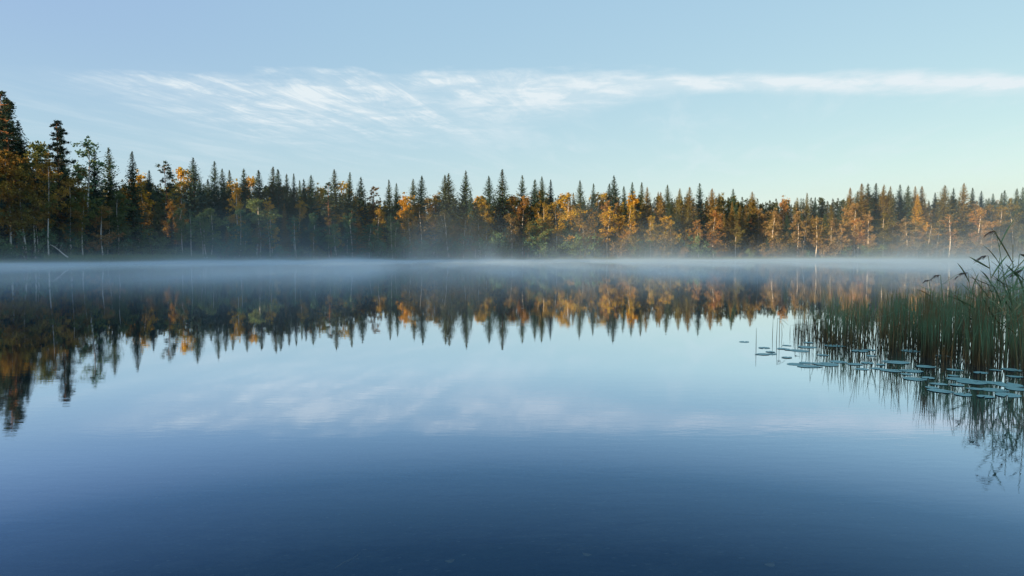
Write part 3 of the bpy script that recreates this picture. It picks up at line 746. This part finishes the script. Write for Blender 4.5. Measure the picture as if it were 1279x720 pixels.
def build_rushes():
    g = Geo()
    PXT = ([985, 1000, 1020, 1040, 1080, 1120, 1150, 1200, 1240, 1300], [404, 394, 380, 372, 367, 362, 358, 354, 350, 347])
    YF = ([985, 1020, 1080, 1150, 1300], [410, 406, 400, 398, 398]); YN = ([985, 1020, 1080, 1150, 1220, 1300], [424, 432, 438, 446, 456, 466])
    DENS = lambda p: np.interp(p, [985, 1005, 1030, 1060, 1300], [.12, .35, .65, 1, 1])
    clumps = [(random.uniform(985, 1310), random.random(), random.uniform(2.5, 6)) for _ in range(75)]
    n = 0
    while n < 1450:
        if random.random() < .62:
            cl = random.choice(clumps); p = random.gauss(cl[0], cl[2]); v = min(1, max(0, random.gauss(cl[1], .15)))
        else:
            p = random.uniform(985, 1310); v = random.random()
        if p < 982 or p > 1320 or random.random() > DENS(p): continue
        yb = np.interp(p, *YF) * (1 - v) + np.interp(p, *YN) * v
        Y = water_Y(yb); X = px_x(p, Y)
        top = np.interp(p, *PXT) + abs(random.gauss(0, 15)) + random.uniform(-3, 6)
        h = max(.18, y_z(top, Y)); lean = random.gauss(0, .05); az = random.uniform(0, 6.28)
        pts = stem_pts((X, Y, -.25), h + .25, lean, az, random.gauss(0, .05))
        g.tube(pts, np.array([.0050, .0048, .0042, .003, .0010]) * random.uniform(.85, 1.6), 3)
        if random.random() < .14:                          # a bent or broken one
            t0 = pts[3]; a2 = random.uniform(0, 6.28); l2 = random.uniform(.15, .35)
            g.tube([t0, t0 + np.array([math.cos(a2), math.sin(a2) * .5, -.25]) * l2], [.0035, .0012], 3)
        n += 1
    for _ in range(500):                                   # the bed runs on along the shore past the right edge of the view
        p = random.uniform(1310, 1760); v = random.random()
        yb = np.interp(p, *YF) * (1 - v) + np.interp(p, *YN) * v
        Y = water_Y(yb); h = random.uniform(.7, 1.15)
        g.tube(stem_pts((px_x(p, Y), Y, -.25), h + .25, random.gauss(0, .05), random.uniform(0, 6.28), random.gauss(0, .05)), np.array([.0050, .0048, .0042, .003, .0010]) * random.uniform(.85, 1.6), 3)
    for _ in range(280):                                   # narrow leaves between the rushes
        p = random.uniform(1030, 1310); v = random.random()
        yb = np.interp(p, *YF) * (1 - v) + np.interp(p, *YN) * v
        Y = water_Y(yb); X = px_x(p, Y); h = random.uniform(.35, .85); a2 = random.uniform(0, 6.28)
        l2 = random.uniform(.1, .3)
        blade(g, (X, Y, -.05), (X + math.cos(a2) * l2, Y + math.sin(a2) * l2, h), random.uniform(.008, .016), .03, 5, random.uniform(0, 3))
    props(add('reed_bed', g.mesh('reed_bed', [M_RUSH], True)), 'dense bed of green and brown bulrushes standing in the shallow water', 'reeds', kind='stuff')
build_rushes()

def lone_stem(px, yb, top, lean, label, bend=None, tuft=0):
    Y = water_Y(yb); X = px_x(px, Y); h = y_z(top, Y)
    g = Geo(); az = 0.0 if lean >= 0 else math.pi
    pts = stem_pts((0, 0, -.2), h + .2, abs(lean), az, 0)
    g.tube(pts, np.array([.0055, .0052, .0046, .0036, .0022]), 5)
    o = empty('rush_stem', (X, Y, 0)); props(o, label, 'rush', 'sparse rush stems left of the reed bed')
    add('stem', g.mesh('rush_stem', [M_RUSH], True), o)
    if bend:
        b = Geo(); t0 = pts[-1]; bx, bz = bend
        b.tube([t0, t0 + np.array([bx * .5, 0.02, bz * .35 + .01]), t0 + np.array([bx, .03, bz])], [.0036, .003, .0014], 5)
        add('broken_tip', b.mesh('rush_tip', [M_RUSH], True), o)
    if tuft:
        b = Geo()
        for i in range(tuft):
            a = random.uniform(0, 6.28); b.tube([pts[-1], pts[-1] + np.array([math.cos(a) * .05, math.sin(a) * .05, random.uniform(-.02, .05)])], [.005, .002], 4)
        add('seed_head', b.mesh('rush_seed_head', [M_PLUME]), o)
    return o
LONE = [(946, 434, 410, .0, 'short thin rush stem standing alone, farthest out from the reed bed', None, 0),
        (966, 422, 399, .02, 'thin straight rush stem just left of the snapped rush', None, 0),
        (971, 427, 398, .03, 'snapped rush with its tip bent over towards the reed bed', (.20, -.12), 0),
        (975, 420, 389, .0, 'tallest rush near the snapped one, with a dark seed head', None, 5),
        (979, 419, 404, -.05, 'leaning short rush stem right of the dark seed head', (.06, -.10), 0),
        (994, 428, 412, .03, 'low rush stub with a tangled tip above the pads', (.10, .03), 4),
        (997, 420, 398, -.04, 'thin rush leaning left behind the tangled rush stub', None, 0),
        (1003, 426, 389, .01, 'upright dark rush at the left border of the reed bed', None, 0),
        (1013, 424, 371, .02, 'tall pair-like dark rush rising at the reed bed edge', (.03, -.10), 0)]
LONE[-1] = (1013, 424, 371, .02, 'tallest dark rush rising from the open edge of the reed bed', (.03, -.10), 0)
for a in LONE: lone_stem(*a)

def reed(px, yb, tip_px, tip_y, label, plume=None, nleaf=6, seed=0, dry=0, extra=()):
    """a common reed: stem from the water to the tip, long blades, drooping plume (side, size)"""
    rg = random.Random(seed)
    Y = water_Y(yb); X = px_x(px, Y); top = y_z(tip_y, Y); tx = px_x(tip_px, Y) - X
    o = empty('reed', (X, Y, 0)); props(o, label, 'reed', 'tall common reeds over the reed bed')
    f = np.linspace(0, 1, 8)
    pts = np.stack([tx * f ** 1.8, .06 * np.sin(f * 3 + seed) * f, -.25 + (top + .25) * f], 1)
    g = Geo(); g.tube(pts, .0035 * (1 - f) + .0042, 6); add('stem', g.mesh('reed_stem', [M_REED], True), o)
    at = lambda u: np.array([np.interp(u, f, pts[:, i]) for i in range(3)])
    for i in range(nleaf):
        u = .42 + .5 * (i + rg.uniform(.1, .9)) / nleaf
        a = at(u); side = (1 if (i + seed) % 2 else -1)
        L = rg.uniform(.32, .58); el = R(rg.uniform(18, 62)); dp = rg.uniform(-.5, .5)
        b = a + np.array([side * math.cos(el) * math.cos(dp), math.sin(dp) * math.cos(el), math.sin(el)]) * L
        q = Geo(); blade(q, a, b, rg.uniform(.018, .030), rg.uniform(.0, .10), 7, rg.uniform(-.9, .9))
        c = add('leaf', q.mesh('reed_leaf', [M_DRY if i < dry else M_REED], True), o)
        if i < dry: c['label'] = 'dry orange brown leaf'
    for (u, dx, dz, w) in extra:
        a = at(u); q = Geo(); blade(q, a, a + np.array([dx, rg.uniform(-.05, .05), dz]), w, .06, 7, .5)
        add('leaf', q.mesh('reed_leaf', [M_REED], True), o)
    if plume:
        side, size = plume; size *= 1.2; q = Geo(); a0 = pts[-1]; ax = []
        for i in range(7):
            w = i / 6; ax.append(a0 + np.array([side * size * (w ** 1.2), 0, size * (.25 * w - .75 * w * w)]))
        ax = np.array(ax); q.tube(ax, np.linspace(.0022, .0008, 7), 4)
        for i in range(52):
            w = rg.uniform(.05, 1); p = np.array([np.interp(w, np.linspace(0, 1, 7), ax[:, k]) for k in range(3)])
            l = size * rg.uniform(.2, .5) * (1.15 - .6 * w)
            d = np.array([side * rg.uniform(.2, 1), rg.uniform(-.5, .5), -rg.uniform(.1, .9)]); d /= np.linalg.norm(d)
            q.tube([p, p + d * l * .5 + [0, 0, .006], p + d * l], [.0012, .0026, .0010], 4)
        add('plume', q.mesh('reed_plume', [M_PLUME]), o)
    return o
REEDS = [
 (1262, 446, 1241, 289, 'tallest reed, its dark drooping plume bent over like a bird', (-1, .13), 5, 3, 0, ()),
 (1243, 440, 1236, 320, 'reed with a feathery plume nodding left under the tallest plume', (-1, .16), 7, 4, 0, ((.80, .32, .20, .022), (.86, -.24, .12, .018))),
 (1222, 436, 1212, 341, 'reed with a thin plume low over the left of the group', (-1, .16), 6, 5, 0, ()),
 (1186, 432, 1176, 344, 'slim bent reed out in the bulrushes with a sparse plume', (-1, .13), 4, 6, 0, ()),
 (1190, 428, 1184, 346, 'slim upright reed beside the sparse bent one', None, 4, 7, 0, ()),
 (1168, 426, 1158, 350, 'short reed with narrow blades among the bulrushes', (-1, .08), 3, 8, 0, ()),
 (1240, 448, 1246, 322, 'leafy reed with broad crossing blades', None, 9, 9, 0, ((.7, -.36, .16, .026), (.62, -.34, .05, .024))),
 (1254, 450, 1248, 338, 'reed carrying one dry orange blade', None, 8, 10, 1, ()),
 (1266, 452, 1268, 306, 'reed with a thin upright tip and two small blades', None, 6, 11, 0, ()),
 (1272, 448, 1275, 318, 'reed with a dark plume close to the frame edge', (1, .10), 6, 12, 0, ()),
 (1280, 450, 1277, 338, 'reed with a heavy dark plume below the other edge plume', (-1, .15), 8, 13, 1, ()),
 (1260, 444, 1262, 330, 'densely leaved reed in front of the tallest one', None, 10, 14, 1, ()),
 (1286, 455, 1279, 296, 'tall straight reed cut by the frame edge', None, 7, 15, 0, ()),
 (1230, 444, 1226, 348, 'short broad bladed reed at the left foot of the group', None, 7, 16, 0, ((.75, -.30, .10, .022),)),
 (1274, 458, 1264, 352, 'low reed with brown hanging blades', None, 8, 17, 3, ()),
]
for a in REEDS: reed(*a)

# ---- floating lily pads
PADS = [(931, 427.5, 16), (956, 435, 16), (964, 440, 14), (954, 443, 20), (966, 442.6, 16), (985, 432, 12), (980, 436, 16), (988, 437.5, 14), (1000, 438.6, 26), (1010, 434, 24), (1012, 428.5, 15),
 (985, 447, 15), (997, 455.5, 24), (1013, 458, 32), (1010, 453.8, 20), (1034, 455.5, 34), (1050, 452.5, 24), (1030, 444, 16), (1045, 432.5, 26), (1076, 439, 22), (1088, 437.5, 18), (1091, 445, 14), (1070, 455.5, 20),
 (1086, 454, 18), (1080, 461.5, 18), (1140, 439, 24), (1122, 453, 34), (1103, 456, 14), (1100, 461, 20), (1117, 463.5, 26), (1142, 464, 28), (1160, 458.5, 24), (1136, 468, 16), (1196, 462.5, 20), (1146, 474, 28),
 (1163, 472.6, 18), (1176, 480, 22), (1204, 474.5, 32), (1219, 478, 36), (1200, 481.5, 20), (1243, 478.5, 30), (1264, 481, 38), (1180, 489, 32), (1208, 493.5, 24), (1247, 487.5, 32), (1264, 494, 36), (1268, 462.5, 26),
 (1248, 463, 14), (1182, 445, 20), (1229, 466, 18), (1276, 486.5, 28), (1236, 496, 22), (1222, 486, 20), (1168, 484.5, 16), (1272, 471, 20), (1195, 470, 14)]
def build_pads():
    shapes = []
    for s in range(5):
        rg = random.Random(40 + s); n = 30; V = [(0, 0, .003)]; ph = rg.uniform(0, 6.28)
        for ring, rr in enumerate((.55, 1.0)):
            for i in range(n):
                a = .16 + (2 * math.pi - .32) * i / (n - 1)
                r = .5 * rr * (1 + .05 * math.sin(3 * a + ph) + .03 * math.sin(7 * a + s))
                z = .002 + (.002 * max(0, math.sin(2 * a + ph)) if ring else .001)
                V.append((r * math.cos(a) * (1.12), r * math.sin(a), z))
        F4 = []
        for i in range(n - 1):
            F4.append((1 + i, 1 + n + i, 2 + n + i, 2 + i)); F4.append((0, 1 + i, 2 + i, 2 + i))
        faces = [f if len(set(f)) == 4 else f[:3] for f in F4]
        me = bpy.data.meshes.new('lily_pad'); me.from_pydata(V, [], faces); me.materials.append(M_PAD); me.update()
        me.polygons.foreach_set('use_smooth', [True] * len(me.polygons))
        shapes.append(me)
    st = Geo(); st.tube([(0, 0, -.35), (.03, .02, -.15), (0, 0, .004)], [.004, .004, .004], 5); stalk = st.mesh('lily_stalk', [M_REED], True)
    done = []
    for px, y, w in PADS:
        Y = water_Y(y); X = px_x(px, Y); d = w / FPX * Y / 1.17
        o = add('lily_pad', random.choice(shapes)); o.location = (X, Y, .001 + .001 * (len(done) % 4))
        o.rotation_euler = (R(random.gauss(0, .4)), R(random.gauss(0, .4)), random.uniform(0, 6.28)); o.scale = (d, d * random.uniform(.85, 1.05), 1)
        done.append((px, y, w, o))
    # labels: where each pad lies in its own little patch, front to back and side to side
    patches = [('lone pad', lambda p, y: p < 940), ('the open-water group', lambda p, y: p < 970), ('the patch by the snapped rush', lambda p, y: p < 1020 and y < 450),
               ('the long raft before sparse rushes', lambda p, y: p < 1060 and y >= 450), ('the scatter inside the bulrush edge', lambda p, y: p < 1110 and y < 450),
               ('the chain along the bulrush front', lambda p, y: p < 1172 and y < 470), ('the pads among bulrush stems', lambda p, y: y < 468), ('the raft below the tall reeds', lambda p, y: True)]
    groups = {}
    for rec in done:
        for nm, fn in patches:
            if fn(rec[0], rec[1]): groups.setdefault(nm, []).append(rec); break
    ORD = ['first', 'second', 'third', 'fourth', 'fifth', 'sixth', 'seventh', 'eighth', 'ninth', 'tenth', 'eleventh', 'twelfth', 'thirteenth', 'fourteenth', 'fifteenth', 'sixteenth', 'seventeenth', 'eighteenth']
    for nm, L in groups.items():
        L.sort(key=lambda r: r[0])
        for i, (px, y, w, o) in enumerate(L):
            if nm == 'lone pad': lab = 'single flat lily pad floating apart, farthest left in open water'
            else:
                size = 'wide' if w >= 28 else ('small' if w < 18 else 'middling')
                lab = f'{size} lily pad, {ORD[i]} from the left in {nm}'
            props(o, lab, 'lily pad', 'lily pads floating before the reed bed')
build_pads()


# ------------------------------------------------------------------ a fallen birch and two white posts on the left bank
def fallen_birch():
    Y = shore_D(72) + 1.2; g = Geo()
    a = np.array([px_x(64, Y), Y, y_z(306, Y)]); b = np.array([px_x(86, Y), Y - .4, y_z(320, Y)])
    o = empty('fallen_birch', tuple(b)); props(o, 'fallen white birch trunk slanting down to the water among the left birches', 'fallen tree')
    pts = np.stack([a + (b - a) * f + np.array([0, 0, .12 * math.sin(f * 5)]) for f in np.linspace(0, 1.06, 9)]) - b
    g.tube(pts, np.linspace(.05, .13, 9), 7); add('trunk', g.mesh('fallen_trunk', [M_BIRCH], True), o)
    for i, (u, dx, dz) in enumerate([(2, .7, .9), (4, .5, 1.3), (3, -.8, .5)]):
        q = Geo(); p = pts[u]; q.tube([p, p + np.array([dx * .6, .1, dz * .5]), p + np.array([dx, .2, dz])], [.035, .022, .008], 5)
        add('branch', q.mesh('fallen_branch', [M_BIRCH], True), o)
fallen_birch()
def floating_leaf():
    Y = water_Y(385.5); X = px_x(653, Y); m, t = material('pale_leaf')
    out(t, principled(t, t.mix(t.noise(None, 30.0, 3), (.45, .38, .22, 1), (.62, .56, .40, 1)), .5, .4))
    g = Geo(); n = 8
    P = np.array([(x, y0, z) for x, w, z in [(-.06, .004, .012), (-.035, .026, .007), (0, .034, .005), (.035, .022, .009), (.062, .002, .022)] for y0 in (-w, 0, w)])
    P[1::3, 2] -= .003
    g.put(P, [(3 * i + k, 3 * i + 3 + k, 3 * i + 4 + k, 3 * i + 1 + k) for i in range(4) for k in range(2)])
    st = g; o = add('floating_leaf', st.mesh('floating_leaf', [m], True)); o.location = (X, Y, .001)
    props(o, 'small pale curled leaf floating alone in the middle of the lake', 'leaf')
floating_leaf()
def sunken_leaves():
    m, t = material('sunken_leaf'); out(t, principled(t, t.mix(t.noise(None, 20.0, 3), (.34, .22, .08, 1), (.52, .38, .18, 1)), .7, .2))
    for px, y, sz, lab in ((35, 697, .09, 'sunken brown leaf nearest the left corner of the shallows'), (102, 664, .10, 'sunken leaf farther out, left of the shallows'), (272, 676, .08, 'small sunken leaf in the left half of the shallows'),
                           (560, 702, .09, 'sunken leaf close in, near the middle of the shallows'), (735, 694, .08, 'sunken leaf just right of the middle of the shallows'), (968, 707, .09, 'sunken leaf nearest the right side of the shallows')):
        Y = water_Y(y); X = px_x(px, Y)
        for _ in range(6):
            z = float(ground_z(shore_d(X, Y))) + .025
            Y = water_Y(y) * (CAM_H - z) / CAM_H; X = px_x(px, Y)
        g = Geo(); a = random.uniform(0, 6.28); n = 5; f = np.linspace(-1, 1, n)
        w = sz * .38 * np.sqrt(np.maximum(0, 1 - f ** 2)) + .002
        P = np.array([(f[i] * sz * .6, k * w[i], .012 * f[i] ** 2 + (.006 if k else 0)) for i in range(n) for k in (-1, 0, 1)])
        g.put(P, [(3 * i + k, 3 * i + 3 + k, 3 * i + 4 + k, 3 * i + 1 + k) for i in range(n - 1) for k in range(2)])
        o = add('sunken_leaf', g.mesh('sunken_leaf', [m], True)); o.location = (X, Y, z); o.rotation_euler = (0, 0, a)
        props(o, lab, 'leaf', 'leaves lying in the shallows')
    Y = water_Y(702); X = px_x(430, Y)
    for _ in range(6):
        z = float(ground_z(shore_d(X, Y))) + .03; Y = water_Y(702) * (CAM_H - z) / CAM_H; X = px_x(430, Y)
    g = Geo(); g.tube([(-.10, -.16, 0), (-.03, -.04, .012), (.04, .06, .006), (.09, .18, .014)], [.007, .009, .008, .005], 6)
    o = add('sunken_twig', g.mesh('sunken_twig', [m], True)); o.location = (X, Y, z)
    props(o, 'pale sunken twig lying slantwise in the near shallows', 'twig')
sunken_leaves()
def white_posts():
    m, t = material('white_paint'); n = t.noise(None, 6.0, 4, .6)
    out(t, principled(t, t.mix(n, (.62, .62, .60, 1), (.82, .82, .80, 1)), .6, .3))
    for px, w, lab in ((255.4, .40, 'white board standing on the shore past the grassy bank, left one of two'), (258.6, .38, 'white board standing on the shore past the grassy bank, right one of two')):
        Y = shore_D(px) + .4; X = px_x(px, Y); z = float(ground_z(shore_d(X, Y)))
        o = empty('white_board', (X, Y, z)); props(o, lab, 'board', 'pair of white boards on the shore'); o.rotation_euler = (0, 0, .2)
        g = Geo(); T = max(.55, y_z(321.2, Y) - z)
        w2 = w / 2
        V = [(-w2, -.03, .15), (w2, -.03, .15), (w2 * .7, -.03, T), (-w2 * .7, -.03, T), (-w2, .03, .15), (w2, .03, .15), (w2 * .7, .03, T), (-w2 * .7, .03, T)]
        g.put(V, [(0, 1, 2, 3), (5, 4, 7, 6), (1, 5, 6, 2), (4, 0, 3, 7), (3, 2, 6, 7), (4, 5, 1, 0)]); add('panel', g.mesh('board_panel', [m]), o)
        q = Geo(); q.tube([(0, .06, -.2), (0, .06, T * .8)], [.035, .035], 6); add('stake', q.mesh('board_stake', [M_SPRUCEB], True), o)
white_posts()

# ------------------------------------------------------------------ labels of the trees: landmarks first, every other tree by its nearest landmark
def label_trees():
    ORD = ['first', 'second', 'third', 'fourth', 'fifth', 'sixth', 'seventh', 'eighth', 'ninth', 'tenth', 'eleventh', 'twelfth', 'thirteenth', 'fourteenth', 'fifteenth']
    KIND = {'spruce': 'spruce', 'pine': 'pine', 'big_pine': 'pine', 'birch': 'birch', 'thin_birch': 'birch', 'shrub': 'willow shrub'}
    TINT = {'green_s': 'dark', 'green_p': 'dark', 'green_b': 'green', 'gold': 'golden', 'orange': 'orange', 'olive': 'olive-brown', 'tan': 'tan', 'moss': 'mossy'}
    GRP = {'spruce': 'spruces on the far shore', 'pine': 'pines on the far shore', 'birch': 'birches on the far shore', 'willow shrub': 'willow shrubs along the far waterline'}
    marks = [t for t in TREES if t['lm']]
    buckets = {}
    for t in TREES:
        k = KIND[t['sp']]
        if t['lm']:
            props(t['o'], t['lm'][4:] + ' on the far shore', k if k == 'willow shrub' else 'tree', GRP[k]); continue
        m = min(marks, key=lambda q: abs(q['px'] - t['px']))
        side = 'left' if t['px'] < m['px'] else 'right'
        row = 'at the waterline' if t['off'] <= 8.2 else ('half way back' if t['off'] <= 19.5 else 'in the back')
        buckets.setdefault((TINT[t['tint']], k, side, m['lm'], row), []).append((abs(t['px'] - m['px']), t))
    for (tint, k, side, lm, row), L in buckets.items():
        L.sort(key=lambda q: q[0])
        for i, (_, t) in enumerate(L):
            first = (ORD[i] + ' ') if len(L) > 1 else ''
            lab = f'{first}{tint} {k} {side} of {lm}, {row}'
            props(t['o'], lab, 'shrub' if k == 'willow shrub' else 'tree', GRP[k])
label_trees()
